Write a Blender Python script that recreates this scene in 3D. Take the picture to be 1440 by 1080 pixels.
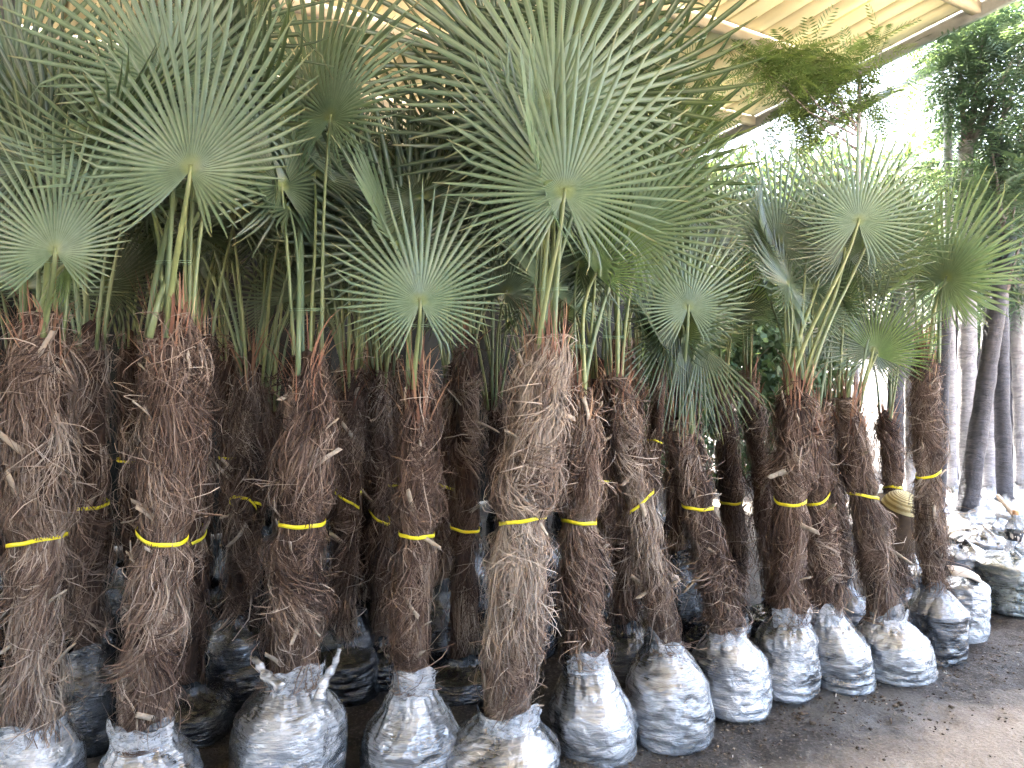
import bpy, math, random
import numpy as np
from mathutils import Matrix, Vector

for o in list(bpy.data.objects):
    bpy.data.objects.remove(o)
scene = bpy.context.scene
COL = scene.collection
R = math.radians

# ------------------------------------------------------------------ camera, sky, sun, exposure
CAM_H, FPX, PITCH = 1.6, 1100.0, math.atan(40 / 1100.0)
cam = bpy.data.cameras.new('camera')
cam.sensor_width = 36
cam.lens = FPX / 1440 * 36
cam.clip_start = 0.05
cam.clip_end = 2000
camo = bpy.data.objects.new('camera', cam)
camo.location = (0, 0, CAM_H)
camo.rotation_euler = (math.pi / 2 - PITCH, 0, 0)
COL.objects.link(camo)
scene.camera = camo

SUN_EL, SUN_AZ = R(64), R(-20)            # azimuth measured from +Y towards +X
world = bpy.data.worlds.new('World')
scene.world = world
world.use_nodes = True
wn = world.node_tree
sky = wn.nodes.new('ShaderNodeTexSky')
sky.sky_type = 'NISHITA'
sky.sun_disc = False
sky.sun_elevation = SUN_EL
sky.sun_rotation = SUN_AZ
sky.air_density = 1.0
sky.dust_density = 6.0
sky.ozone_density = 1.0
bg = wn.nodes['Background']
bg.inputs['Strength'].default_value = 0.15
wn.links.new(sky.outputs[0], bg.inputs['Color'])

sun = bpy.data.lights.new('sun', 'SUN')
sun.energy = 5.0
sun.angle = R(0.5)
sun.color = (1.0, 0.95, 0.87)
suno = bpy.data.objects.new('sun', sun)
sd = Vector((math.sin(SUN_AZ) * math.cos(SUN_EL), math.cos(SUN_AZ) * math.cos(SUN_EL), math.sin(SUN_EL)))
suno.rotation_euler = sd.to_track_quat('Z', 'Y').to_euler()
COL.objects.link(suno)

vs = scene.view_settings
vs.view_transform = 'Standard'
vs.look = 'None'
vs.gamma = 1.0
vs.exposure = 4.4
vs.use_curve_mapping = False
scene.cycles.max_bounces = 4
scene.cycles.diffuse_bounces = 2
scene.cycles.glossy_bounces = 2
scene.cycles.transmission_bounces = 4
scene.cycles.transparent_max_bounces = 8
scene.cycles.sample_clamp_indirect = 6
scene.cycles.use_adaptive_sampling = True
scene.cycles.adaptive_threshold = .035
scene.cycles.caustics_reflective = False
scene.cycles.caustics_refractive = False
scene.cycles.use_denoising = True

# ------------------------------------------------------------------ small helpers
rng = np.random.default_rng(7)


def px(x, y, Y):
    """point at world depth Y seen at photo pixel x, y"""
    u, v = (x - 720) / FPX, (540 - y) / FPX
    c, s = math.cos(PITCH), math.sin(PITCH)
    d = np.array([u, c + v * s, -s + v * c])
    return np.array([0, 0, CAM_H]) + d * (Y / d[1])


_H = np.random.default_rng(3).random(4096)


def vnoise(p):
    """value noise in -1..1, p is (n,3)"""
    p = np.asarray(p, float)
    i = np.floor(p).astype(int)
    f = p - i
    f = f * f * (3 - 2 * f)

    def h(a, b, c):
        return _H[(a * 73 + b * 179 + c * 283 + (a * b) * 7 + (b ^ c) * 31) & 4095]
    x, y, z = i[:, 0], i[:, 1], i[:, 2]
    out = 0
    for dx in (0, 1):
        for dy in (0, 1):
            for dz in (0, 1):
                w = (f[:, 0] if dx else 1 - f[:, 0]) * (f[:, 1] if dy else 1 - f[:, 1]) * (f[:, 2] if dz else 1 - f[:, 2])
                out = out + w * h(x + dx, y + dy, z + dz)
    return out * 2 - 1


def fbm(p, n=3):
    p = np.asarray(p, float)
    o, a = 0, 1.0
    for k in range(n):
        o = o + a * vnoise(p * 2 ** k + 17.3 * k)
        a *= .5
    return o


def mesh(name, V, F, mat=None, smooth=True, attrs=None):
    """F is an (n,3) or (n,4) int array or a list of lists"""
    me = bpy.data.meshes.new(name)
    V = np.asarray(V, np.float32).reshape(-1, 3)
    if isinstance(F, np.ndarray):
        k = F.shape[1]
        n = len(F)
        me.vertices.add(len(V))
        me.vertices.foreach_set('co', V.ravel())
        me.loops.add(n * k)
        me.loops.foreach_set('vertex_index', F.astype(np.int32).ravel())
        me.polygons.add(n)
        me.polygons.foreach_set('loop_start', np.arange(n, dtype=np.int32) * k)
        me.polygons.foreach_set('loop_total', np.full(n, k, np.int32))
        me.update(calc_edges=True)
    else:
        me.from_pydata([tuple(v) for v in V], [], F)
    if smooth:
        me.polygons.foreach_set('use_smooth', np.ones(len(me.polygons), bool))
    for an, av in (attrs or {}).items():
        a = me.attributes.new(an, 'FLOAT', 'POINT')
        a.data.foreach_set('value', np.asarray(av, np.float32))
    if mat:
        me.materials.append(mat)
    return me


def obj(name, me, parent=None, loc=None, **props):
    o = bpy.data.objects.new(name, me)
    COL.objects.link(o)
    if parent is not None:
        o.parent = parent
    if loc is not None:
        o.location = loc
    for k, v in props.items():
        o[k] = v
    return o


def thing(name, label, cat, loc=(0, 0, 0), rz=0, group=None):
    o = obj(name, None, None, loc, label=label, category=cat)
    o.rotation_euler = (0, 0, rz)
    o.empty_display_size = .1
    if group:
        o['group'] = group
    return o


def merge(parts):
    """list of (V,F) with F arrays of equal width -> one V,F"""
    Vs, Fs, n = [], [], 0
    for V, F in parts:
        Vs.append(np.asarray(V, float))
        Fs.append(np.asarray(F) + n)
        n += len(V)
    return np.concatenate(Vs), np.concatenate(Fs)


def grid_faces(nu, nv, closed_u=False, off=0):
    """verts laid out [v][u]"""
    u = np.arange(nu if closed_u else nu - 1)
    v = np.arange(nv - 1)
    U, W = np.meshgrid(u, v)
    U, W = U.ravel(), W.ravel()
    U2 = (U + 1) % nu
    return np.stack([W * nu + U, W * nu + U2, (W + 1) * nu + U2, (W + 1) * nu + U], 1) + off


def tube(pts, rad, n=8, flat=1.0):
    pts = np.asarray(pts, float)
    rad = np.broadcast_to(np.asarray(rad, float), (len(pts),))
    t = np.gradient(pts, axis=0)
    t /= np.linalg.norm(t, axis=1)[:, None] + 1e-9
    ref = np.array([0.0, 1, 0]) if abs(t[0][1]) < .9 else np.array([1.0, 0, 0])
    a = np.cross(t, ref)
    a /= np.linalg.norm(a, axis=1)[:, None]
    b = np.cross(t, a)
    th = np.arange(n) / n * 2 * np.pi
    V = pts[:, None] + rad[:, None, None] * (np.cos(th)[None, :, None] * a[:, None] + flat * np.sin(th)[None, :, None] * b[:, None])
    V = V.reshape(-1, 3)
    F = grid_faces(n, len(pts), True)
    # caps as quads folded on a centre vertex pair
    V = np.concatenate([V, pts[:1], pts[-1:]])
    c0, c1 = len(V) - 2, len(V) - 1
    k = np.arange(0, n, 2)
    F = np.concatenate([F, np.stack([np.full_like(k, c0), (k + 2) % n, (k + 1) % n, k], 1),
                        np.stack([np.full_like(k, c1), k + (len(pts) - 1) * n, (k + 1) % n + (len(pts) - 1) * n, (k + 2) % n + (len(pts) - 1) * n], 1)])
    return V, F


def box(c, s, rot=None):
    V = np.array([[x, y, z] for x in (-.5, .5) for y in (-.5, .5) for z in (-.5, .5)]) * np.array(s)
    if rot is not None:
        V = V @ np.array(rot).T
    V = V + np.array(c)
    F = np.array([[0, 1, 3, 2], [4, 6, 7, 5], [0, 4, 5, 1], [2, 3, 7, 6], [0, 2, 6, 4], [1, 5, 7, 3]])
    return V, F


def lathe(prof, n=32):
    prof = np.asarray(prof, float)
    th = np.arange(n) / n * 2 * np.pi
    V = np.stack([prof[:, None, 0] * np.cos(th), prof[:, None, 0] * np.sin(th), np.repeat(prof[:, 1:2], n, 1)], 2).reshape(-1, 3)
    return V, grid_faces(n, len(prof), True)


# ------------------------------------------------------------------ materials
class NT:
    def __init__(s, name):
        s.m = bpy.data.materials.new(name)
        s.m.use_nodes = True
        s.t = s.m.node_tree
        s.b = s.t.nodes['Principled BSDF']
        s.out = s.t.nodes['Material Output']

    def n(s, typ, **kw):
        nd = s.t.nodes.new(typ)
        for k, v in kw.items():
            if k in nd.inputs.keys():
                s.set(nd.inputs[k], v)
            else:
                setattr(nd, k, v)
        return nd

    def set(s, inp, v):
        if isinstance(v, bpy.types.NodeSocket):
            s.t.links.new(v, inp)
        else:
            inp.default_value = v

    def p(s, **kw):
        for k, v in kw.items():
            s.set(s.b.inputs[k.replace('_', ' ')], v)
        return s.m

    def ramp(s, fac, stops, interp='LINEAR'):
        r = s.t.nodes.new('ShaderNodeValToRGB')
        r.color_ramp.interpolation = interp
        e = r.color_ramp.elements
        while len(e) < len(stops):
            e.new(.5)
        for el, (p, c) in zip(e, stops):
            el.position = p
            el.color = (*c, 1) if len(c) == 3 else c
        s.set(r.inputs[0], fac)
        return r.outputs[0]

    def val(s, fac, stops):
        return s.ramp(fac, [(p, (v, v, v)) for p, v in stops])

    def attr(s, name):
        a = s.t.nodes.new('ShaderNodeAttribute')
        a.attribute_name = name
        return a.outputs['Fac']

    def coord(s, which='Object', scale=(1, 1, 1), rot=(0, 0, 0)):
        c = s.t.nodes.new('ShaderNodeTexCoord')
        m = s.t.nodes.new('ShaderNodeMapping')
        m.inputs['Scale'].default_value = scale
        m.inputs['Rotation'].default_value = rot
        s.t.links.new(c.outputs[which], m.inputs[0])
        return m.outputs[0]

    def noise(s, vec, scale, detail=4, rough=.55, dist=0):
        n = s.n('ShaderNodeTexNoise')
        s.t.links.new(vec, n.inputs['Vector'])
        n.inputs['Scale'].default_value = scale
        n.inputs['Detail'].default_value = detail
        n.inputs['Roughness'].default_value = rough
        n.inputs['Distortion'].default_value = dist
        return n.outputs['Fac']

    def mix(s, f, a, b, blend='MIX'):
        m = s.t.nodes.new('ShaderNodeMix')
        m.data_type = 'RGBA'
        m.blend_type = blend
        s.set(m.inputs[0], f)
        for i, v in ((6, a), (7, b)):
            if isinstance(v, tuple) and len(v) == 3:
                v = (*v, 1)
            s.set(m.inputs[i], v)
        return m.outputs[2]

    def math(s, op, a, b=0.0, clamp=False):
        m = s.t.nodes.new('ShaderNodeMath')
        m.operation = op
        m.use_clamp = clamp
        s.set(m.inputs[0], a)
        s.set(m.inputs[1], b)
        return m.outputs[0]

    def bump(s, h, strength=.5, dist=.01, normal=None):
        b = s.t.nodes.new('ShaderNodeBump')
        b.inputs['Strength'].default_value = strength
        b.inputs['Distance'].default_value = dist
        s.set(b.inputs['Height'], h)
        if normal is not None:
            s.t.links.new(normal, b.inputs['Normal'])
        return b.outputs[0]

    def rnd(s):
        return s.t.nodes.new('ShaderNodeObjectInfo').outputs['Random']


def m_leaf(name, g1, g2, young=False, trans=.22):
    t = NT(name)
    tt, rn, mid = t.attr('tt'), t.attr('rnd'), t.attr('mid')
    vary = t.mix(rn, g1, g2)
    oi = t.rnd()
    vary = t.mix(t.math('MULTIPLY', oi, .55), vary, tuple(x * .62 for x in g1))
    # tips dry and yellowish on some segments
    tip = t.math('MULTIPLY', t.val(tt, [(.86, 0), (1, 1)]), t.val(rn, [(.45, 0), (.6, .8)]))
    vary = t.mix(tip, vary, (.33, .27, .10))
    nz = t.noise(t.coord('Object'), 14, 3)
    vary = t.mix(t.val(nz, [(.35, 0), (.75, .35)]), vary, tuple(min(1, x * 1.7 + .01) for x in g2))
    hub = t.val(tt, [(.015, 1), (.10, 0)])
    vary = t.mix(t.math('MULTIPLY', hub, .65), vary, (.27, .31, .06))
    rib = t.math('POWER', mid, 5.0)
    vary = t.mix(t.math('MULTIPLY', rib, .5), vary, (.34, .40, .24))
    t.p(Base_Color=vary, Roughness=.40, Specular_IOR_Level=.6)
    t.b.inputs['Coat Weight'].default_value = .45
    t.b.inputs['Coat Roughness'].default_value = .25
    tr = t.n('ShaderNodeBsdfTranslucent')
    t.set(tr.inputs['Color'], t.mix(.5, vary, (.30, .42, .06)))
    mx = t.n('ShaderNodeMixShader')
    mx.inputs[0].default_value = trans
    t.t.links.new(t.b.outputs[0], mx.inputs[1])
    t.t.links.new(tr.outputs[0], mx.inputs[2])
    t.t.links.new(mx.outputs[0], t.out.inputs[0])
    return t.m


M = {}
M['leaf'] = m_leaf('palm_leaf', (.104, .172, .098), (.155, .230, .138))
M['leaf_shade'] = m_leaf('palm_leaf_shade', (.036, .066, .034), (.062, .100, .050), trans=.15)  # darker copy of leaf, shade among the fans put into its colour
M['leaf_young'] = m_leaf('palm_leaf_young', (.10, .18, .05), (.14, .24, .06), trans=.3)

t = NT('petiole')
nz = t.noise(t.coord('Object', (1, 1, 1)), 9, 3)
M['petiole'] = t.p(Base_Color=t.mix(t.rnd(), t.ramp(nz, [(.3, (.17, .21, .07)), (.7, (.30, .32, .13))]), (.12, .17, .09)), Roughness=.42)

t = NT('trunk_core')
co = t.coord('Object', (1, 1, .35))
nz = t.noise(co, 38, 5, .65, .8)
M['core'] = t.p(Base_Color=t.ramp(nz, [(.3, (.020, .011, .008)), (.6, (.085, .046, .030)), (.8, (.14, .085, .055))]),
                Roughness=.95, Normal=t.bump(nz, 1.0, .02))

t = NT('trunk_fibre')
tone = t.attr('tone')
grey = t.ramp(tone, [(0, (.020, .011, .008)), (.35, (.085, .052, .038)), (.65, (.215, .155, .118)), (1, (.46, .385, .315))])
red = t.ramp(tone, [(0, (.020, .009, .006)), (.35, (.105, .046, .028)), (.65, (.230, .125, .080)), (1, (.44, .31, .22))])
M['fibre'] = t.p(Base_Color=t.mix(t.math('MULTIPLY', t.rnd(), .22), grey, red), Roughness=.7, Specular_IOR_Level=.3)

t = NT('dry_sheath')
tone = t.attr('tone')
M['sheath'] = t.p(Base_Color=t.ramp(tone, [(0, (.09, .035, .022)), (.5, (.26, .125, .075)), (1, (.46, .30, .18))]), Roughness=.7)

t = NT('cut_stub')
nz = t.noise(t.coord('Object', (1, 1, .2)), 60, 3)
M['stub'] = t.p(Base_Color=t.mix(t.rnd(), t.ramp(nz, [(.3, (.26, .20, .15)), (.7, (.50, .43, .34))]), (.30, .24, .18)), Roughness=.7)

t = NT('strap')
nz = t.noise(t.coord('Object'), 25, 2)
M['tape'] = t.p(Base_Color=t.ramp(nz, [(.35, (.84, .70, .015)), (.7, (.92, .84, .06))]), Roughness=.3)
t = NT('twine')
M['twine'] = t.p(Base_Color=(.22, .33, .20, 1), Roughness=.5)


def m_film(name, dark, light, lo, hi, rough=.16, coat=1.0, metal=.52):
    t = NT(name)
    oi = t.n('ShaderNodeObjectInfo').outputs['Random']
    base = t.coord('Object')
    comb = t.n('ShaderNodeCombineXYZ')
    for i in range(3):
        t.set(comb.inputs[i], t.math('MULTIPLY', oi, 31.0 + 7 * i))
    va = t.n('ShaderNodeVectorMath', operation='ADD')
    t.t.links.new(base, va.inputs[0])
    t.t.links.new(comb.outputs[0], va.inputs[1])
    v0 = va.outputs[0]

    def mp(scale, rot):
        m = t.n('ShaderNodeMapping')
        m.inputs['Scale'].default_value = scale
        m.inputs['Rotation'].default_value = rot
        t.t.links.new(v0, m.inputs[0])
        return m.outputs[0]
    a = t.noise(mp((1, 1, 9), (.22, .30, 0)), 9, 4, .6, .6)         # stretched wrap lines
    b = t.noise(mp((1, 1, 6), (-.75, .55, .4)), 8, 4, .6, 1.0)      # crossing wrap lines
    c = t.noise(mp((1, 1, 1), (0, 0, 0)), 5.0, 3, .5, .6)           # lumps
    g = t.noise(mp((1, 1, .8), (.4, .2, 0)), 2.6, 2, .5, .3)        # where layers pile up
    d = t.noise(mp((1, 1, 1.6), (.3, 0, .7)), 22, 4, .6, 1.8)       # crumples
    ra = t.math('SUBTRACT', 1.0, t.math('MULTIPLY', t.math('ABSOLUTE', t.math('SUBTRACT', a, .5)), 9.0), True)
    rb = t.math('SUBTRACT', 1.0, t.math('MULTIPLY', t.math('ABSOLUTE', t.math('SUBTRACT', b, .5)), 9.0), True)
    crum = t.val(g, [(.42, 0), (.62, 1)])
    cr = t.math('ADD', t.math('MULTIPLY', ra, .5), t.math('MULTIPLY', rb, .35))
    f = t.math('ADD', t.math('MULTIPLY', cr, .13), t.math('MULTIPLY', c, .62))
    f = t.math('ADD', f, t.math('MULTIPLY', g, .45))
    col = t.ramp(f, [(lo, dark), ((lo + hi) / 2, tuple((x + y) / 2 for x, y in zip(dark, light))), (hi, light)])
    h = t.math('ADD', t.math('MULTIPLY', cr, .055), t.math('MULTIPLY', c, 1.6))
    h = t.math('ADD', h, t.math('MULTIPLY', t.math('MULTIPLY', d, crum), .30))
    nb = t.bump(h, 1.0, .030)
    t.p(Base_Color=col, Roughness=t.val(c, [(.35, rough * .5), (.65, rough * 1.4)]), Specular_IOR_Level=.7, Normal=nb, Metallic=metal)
    t.b.inputs['Coat Weight'].default_value = coat
    t.b.inputs['Coat Roughness'].default_value = .05
    t.b.inputs['Coat IOR'].default_value = 1.7
    t.set(t.b.inputs['Coat Normal'], nb)
    return t.m


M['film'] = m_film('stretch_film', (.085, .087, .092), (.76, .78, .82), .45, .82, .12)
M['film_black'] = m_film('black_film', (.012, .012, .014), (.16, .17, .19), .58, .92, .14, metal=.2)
M['film_grey'] = m_film('grey_film', (.03, .032, .036), (.32, .34, .38), .48, .85, metal=.25)
M['film_green'] = m_film('greenish_film', (.05, .065, .045), (.50, .52, .52), .5, .85, .2)

# thin torn film
t = NT('loose_film')
cr = t.noise(t.coord('Object', (1, 1, 2)), 35, 5, .65, 1.0)
t.p(Base_Color=(.8, .82, .86, 1), Roughness=.12, Specular_IOR_Level=.8, Normal=t.bump(cr, .9, .01))
tr = t.n('ShaderNodeBsdfTransparent')
mx = t.n('ShaderNodeMixShader')
t.set(mx.inputs[0], t.val(cr, [(.3, .12), (.65, .6)]))
t.t.links.new(tr.outputs[0], mx.inputs[1])
t.t.links.new(t.b.outputs[0], mx.inputs[2])
t.t.links.new(mx.outputs[0], t.out.inputs[0])
M['loose'] = t.m

# ground: dark trodden soil, paler sandy track
ROW_E = np.array([.90, .435, 0])
ROW_N = np.array([-.435, .90, 0])
t = NT('ground_soil')
co = t.coord('Object')
sep = t.n('ShaderNodeSeparateXYZ')
t.t.links.new(co, sep.inputs[0])
dd = t.math('ADD', t.math('MULTIPLY', sep.outputs[0], -.435), t.math('MULTIPLY', sep.outputs[1], .90))
n1 = t.noise(co, 1.6, 5, .6, .4)
n2 = t.noise(co, 9, 5, .65)
n3 = t.noise(co, 60, 4, .7)
edge = t.math('ADD', dd, t.math('MULTIPLY', t.math('SUBTRACT', n1, .5), .55))
edge = t.math('ADD', edge, t.math('MULTIPLY', t.math('SUBTRACT', n2, .5), .22))
path = t.n('ShaderNodeMapRange')
t.set(path.inputs['Value'], edge)
path.inputs['From Min'].default_value = 2.30
path.inputs['From Max'].default_value = 2.05
soil = t.ramp(n2, [(.3, (.024, .019, .016)), (.55, (.052, .043, .036)), (.75, (.092, .078, .066))])
soil = t.mix(t.val(n3, [(.52, 0), (.62, .75)]), soil, (.15, .13, .11))
pal = t.val(t.noise(co, .9, 3, .5), [(.53, 0), (.62, .75)])
soil = t.mix(pal, soil, (.14, .133, .126))
sand = t.ramp(n2, [(.25, (.32, .255, .195)), (.75, (.48, .40, .32))])
sand = t.mix(t.val(n3, [(.4, .35), (.6, 0)]), sand, (.16, .12, .09))
t.p(Base_Color=t.mix(path.outputs[0], soil, sand), Roughness=t.val(n2, [(.3, .65), (.7, .95)]),
    Normal=t.bump(t.math('ADD', t.math('MULTIPLY', n2, .7), t.math('MULTIPLY', n3, .45)), 1.0, .045))
M['ground'] = t.m

t = NT('roof_metal')
nz = t.noise(t.coord('Object', (1, 1, 1)), 2.2, 5, .6)
M['roof'] = t.p(Base_Color=t.ramp(nz, [(.3, (.78, .71, .43)), (.7, (.86, .79, .51))]), Roughness=.5)
t = NT('purlin_paint')
nz = t.noise(t.coord('Object'), 5, 4)
M['purlin'] = t.p(Base_Color=t.ramp(nz, [(.3, (.40, .34, .24)), (.7, (.52, .46, .34))]), Roughness=.55)
t = NT('grey_steel')
nz = t.noise(t.coord('Object'), 7, 4)
M['steel'] = t.p(Base_Color=t.ramp(nz, [(.3, (.20, .21, .20)), (.7, (.34, .35, .33))]), Roughness=.55)


def m_wrap(name, a, b):
    t = NT(name)
    v = t.coord('Object', (1, 1, 2.6), (.3, .25, 0))
    n1 = t.noise(v, 9, 5, .6, 1.0)
    n2 = t.noise(v, 40, 3, .6)
    return t.p(Base_Color=t.ramp(n1, [(.3, a), (.7, b)]), Roughness=.62, Normal=t.bump(t.math('ADD', n1, t.math('MULTIPLY', n2, .3)), .8, .02))


M['wrap_grey'] = m_wrap('trunk_wrap_grey', (.20, .195, .21), (.46, .45, .47))
M['wrap_dark'] = m_wrap('trunk_wrap_dark', (.030, .031, .040), (.085, .085, .10))
M['bark'] = m_wrap('smooth_bark', (.13, .105, .10), (.27, .225, .21))


def m_fol(name, a, b, trans=.3):
    t = NT(name)
    rn = t.attr('rnd')
    c = t.mix(rn, a, b)
    t.p(Base_Color=c, Roughness=.5)
    tr = t.n('ShaderNodeBsdfTranslucent')
    t.set(tr.inputs['Color'], t.mix(.4, c, (.35, .45, .08)))
    mx = t.n('ShaderNodeMixShader')
    mx.inputs[0].default_value = trans
    t.t.links.new(t.b.outputs[0], mx.inputs[1])
    t.t.links.new(tr.outputs[0], mx.inputs[2])
    t.t.links.new(mx.outputs[0], t.out.inputs[0])
    return t.m


M['fern'] = m_fol('fern_foliage', (.045, .092, .066), (.085, .150, .105), .25)
M['fern_bright'] = m_fol('fern_foliage_bright', (.10, .18, .055), (.20, .29, .09))
M['hedge'] = m_fol('hedge_foliage', (.03, .065, .03), (.06, .11, .05), .2)
t = NT('straw')
wv = t.n('ShaderNodeTexWave', wave_type='RINGS', rings_direction='Z')
t.t.links.new(t.coord('Object'), wv.inputs['Vector'])
wv.inputs['Scale'].default_value = 28
wv.inputs['Distortion'].default_value = 1.0
M['straw'] = t.p(Base_Color=t.ramp(wv.outputs['Fac'], [(.2, (.42, .33, .14)), (.6, (.74, .64, .36))]), Roughness=.7, Normal=t.bump(wv.outputs['Fac'], .6, .004))
t = NT('straw_brown')
nz = t.noise(t.coord('Object'), 40, 3)
M['straw_brown'] = t.p(Base_Color=t.ramp(nz, [(.3, (.060, .038, .022)), (.7, (.10, .065, .036))]), Roughness=.8)
t = NT('card')
M['card'] = t.p(Base_Color=(.46, .38, .30, 1), Roughness=.85)
t = NT('clear_plastic')
M['clear'] = t.p(Base_Color=(.9, .93, .96, 1), Roughness=.08, Transmission_Weight=.85, IOR=1.2)
t = NT('cap_orange')
M['cap'] = t.p(Base_Color=(.75, .42, .22, 1), Roughness=.4)
t = NT('bottle_label')
v = t.coord('Object', (1, 1, .45))
nz = t.noise(v, 55, 2, .4)
M['label'] = t.p(Base_Color=t.ramp(nz, [(.52, (.03, .028, .035)), (.56, (.70, .66, .62))], 'CONSTANT'), Roughness=.4)
t = NT('debris')
rn = t.attr('rnd')
M['debris'] = t.p(Base_Color=t.ramp(rn, [(0, (.05, .035, .025)), (.5, (.15, .11, .075)), (.85, (.30, .25, .19)), (1, (.55, .52, .47))]), Roughness=.85)

# ------------------------------------------------------------------ ground
def spaced(lo, hi, step, far):
    a = list(np.arange(lo, hi, step))
    s, x = step, hi
    up = []
    while x < far:
        up.append(x)
        s *= 1.45
        x += s
    up.append(far)
    s, x = step, lo - step
    dn = []
    while x > -far:
        dn.append(x)
        s *= 1.45
        x -= s
    dn.append(-far)
    return np.array(dn[::-1] + a + up)


gx, gy = spaced(-1.2, 4.4, .018, 400), spaced(2.3, 5.6, .018, 400)
GX, GY = np.meshgrid(gx, gy)
GP = np.stack([GX.ravel(), GY.ravel(), np.zeros(GX.size)], 1)


def ground_z(P):
    P = np.asarray(P, float).reshape(-1, 3)
    d = P[:, 0] * -.435 + P[:, 1] * .90
    rough = np.clip((d - 1.9) / .4, .15, 1)
    q = P * np.array([1, 1, 0])
    z = rough * (.012 * fbm(q * 2.2, 2) + .016 * fbm(q * 8 + 5, 4))
    fade = np.clip(1 - (np.hypot(P[:, 0] - .8, P[:, 1] - 4) - 4) / 8, 0, 1)
    return z * fade


GP[:, 2] = ground_z(GP)
obj('ground', mesh('ground', GP, grid_faces(len(gx), len(gy)), M['ground']), kind='structure')

# chips, bits of leaf and small stones trodden into the soil
parts, rn = [], []
dr = np.random.default_rng(5)
for k in range(1000):
    e = dr.uniform(-.6, 4.6)
    d = 2.78 - abs(dr.normal(0, .30)) - .05 if dr.random() < .85 else dr.uniform(1.6, 2.4)
    P = ROW_E * e + ROW_N * d
    z = ground_z(P)[0]
    L, W, T = dr.uniform(.002, .007) * (3 if dr.random() < .05 else 1), dr.uniform(.0015, .004), dr.uniform(.001, .003)
    a = dr.uniform(0, 6.28)
    ti = dr.normal(0, .25)
    rot = np.array(Matrix.Rotation(a, 3, 'Z') @ Matrix.Rotation(ti, 3, 'Y'))
    V, F = box((0, 0, 0), (2 * L, 2 * W, 2 * T))
    V = V * (1 + dr.uniform(-.3, .3, V.shape))
    V = V @ rot.T + np.array([P[0], P[1], z + T * .6])
    parts.append((V, F))
    rn += [dr.random() ** 1.5] * 8
for k in range(900):
    e = dr.uniform(-.4, 4.6)
    d = 2.66 - abs(dr.normal(0, .17)) - (.25 if dr.random() < .12 else 0)
    e += .12 * math.sin(e * 9) + .2 * math.sin(e * 3.1)
    P = ROW_E * e + ROW_N * d
    V, F = box((0, 0, 0), (1, 1, .7))
    V = V * (1 + dr.uniform(-.45, .3, V.shape)) * min(.022, .0035 * math.exp(abs(dr.normal(0, .75))))
    V = V @ np.array(Matrix.Rotation(dr.uniform(0, 6.28), 3, 'Z')).T + np.array([P[0], P[1], ground_z(P)[0] + .002])
    parts.append((V, F))
    rn += [dr.uniform(0, .28)] * 8
V, F = merge(parts)
obj('ground_debris', mesh('ground_debris', V, F, M['debris'], False, {'rnd': rn}), kind='stuff',
    label='scattered leaf chips and small stones on the dark soil', category='debris')

# ------------------------------------------------------------------ shed roof
RP = np.array([.83, .56, 0])
RP /= np.linalg.norm(RP)
RS = np.array([-.56, .83, 0])
RS /= np.linalg.norm(RS)
SL = -.16
Z0 = 5.0


def rf(q, s, dz=0.0):
    p = RP * q + RS * s
    return np.array([p[0], p[1], Z0 + SL * s + dz])


QE, S0, S1 = 6.77, -6.0, 13.5
roof = thing('open_shed', 'open shed with pale cream corrugated metal roof sloping over the palms', 'shed')
pitch_r = .215
ncol = 4
nsheet = 22
for k in range(nsheet):
    q1 = QE - k * ncol * pitch_r
    prof = []
    for c in range(ncol):
        b = q1 - (c + 1) * pitch_r
        prof += [(b, 0), (b + pitch_r - .030, 0), (b + pitch_r - .027, .060), (b + pitch_r - .003, .060)]
    prof = sorted(prof)
    prof.append((q1 + .006, 0.0015))
    top = []
    for s in (S0, S1):
        top += [rf(q, s, dz + (.0025 if k % 2 else 0)) for q, dz in prof]
    n = len(prof)
    V = np.array(top)
    V = np.concatenate([V, V + np.array([0, 0, .0012])])
    F = np.concatenate([grid_faces(n, 2), grid_faces(n, 2, off=2 * n)[:, ::-1]])
    obj('roof_sheet', mesh('roof_sheet', V, F, M['roof'], False), roof)
for s in np.arange(S0 + .3, S1, 1.12):
    a, b = rf(QE + .02, s, -.048), rf(QE - nsheet * ncol * pitch_r, s, -.048)
    d = b - a
    ang = math.atan2(d[1], d[0])
    V, F = box((a + b) / 2, (np.linalg.norm(d),   .07, .085), Matrix.Rotation(ang, 3, 'Z'))
    obj('purlin', mesh('purlin', V, F, M['purlin'], False), roof)


def beam(name, a, b, w, h, mat, parent):
    a, b = Vector(a), Vector(b)
    d = b - a
    rot = d.to_track_quat('X', 'Z').to_matrix()
    V, F = box((a + b) / 2, (d.length, w, h), rot)
    return obj(name, mesh(name, V, F, mat, False), parent)


beam('edge_beam', rf(QE + .036, S0, -.03), rf(QE + .036, S1, -.03), .06, .17, M['steel'], roof)
for q in (QE - .6, QE - 6.6, QE - 12.6):
    beam('rafter', rf(q, S0, -.22), rf(q, S1, -.22), .10, .18, M['steel'], roof) if q < QE - 1 else None
for q, s in ((QE - 1.2, S1 - .4), (QE - 6.6, S1 - .4), (QE - 12.6, S1 - .4)):
    p = rf(q, s)
    V, F = box((p[0], p[1], (p[2] - .15) / 2), (.1, .1, p[2] - .15))
    obj('post', mesh('post', V, F, M['steel'], False), roof)
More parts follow.
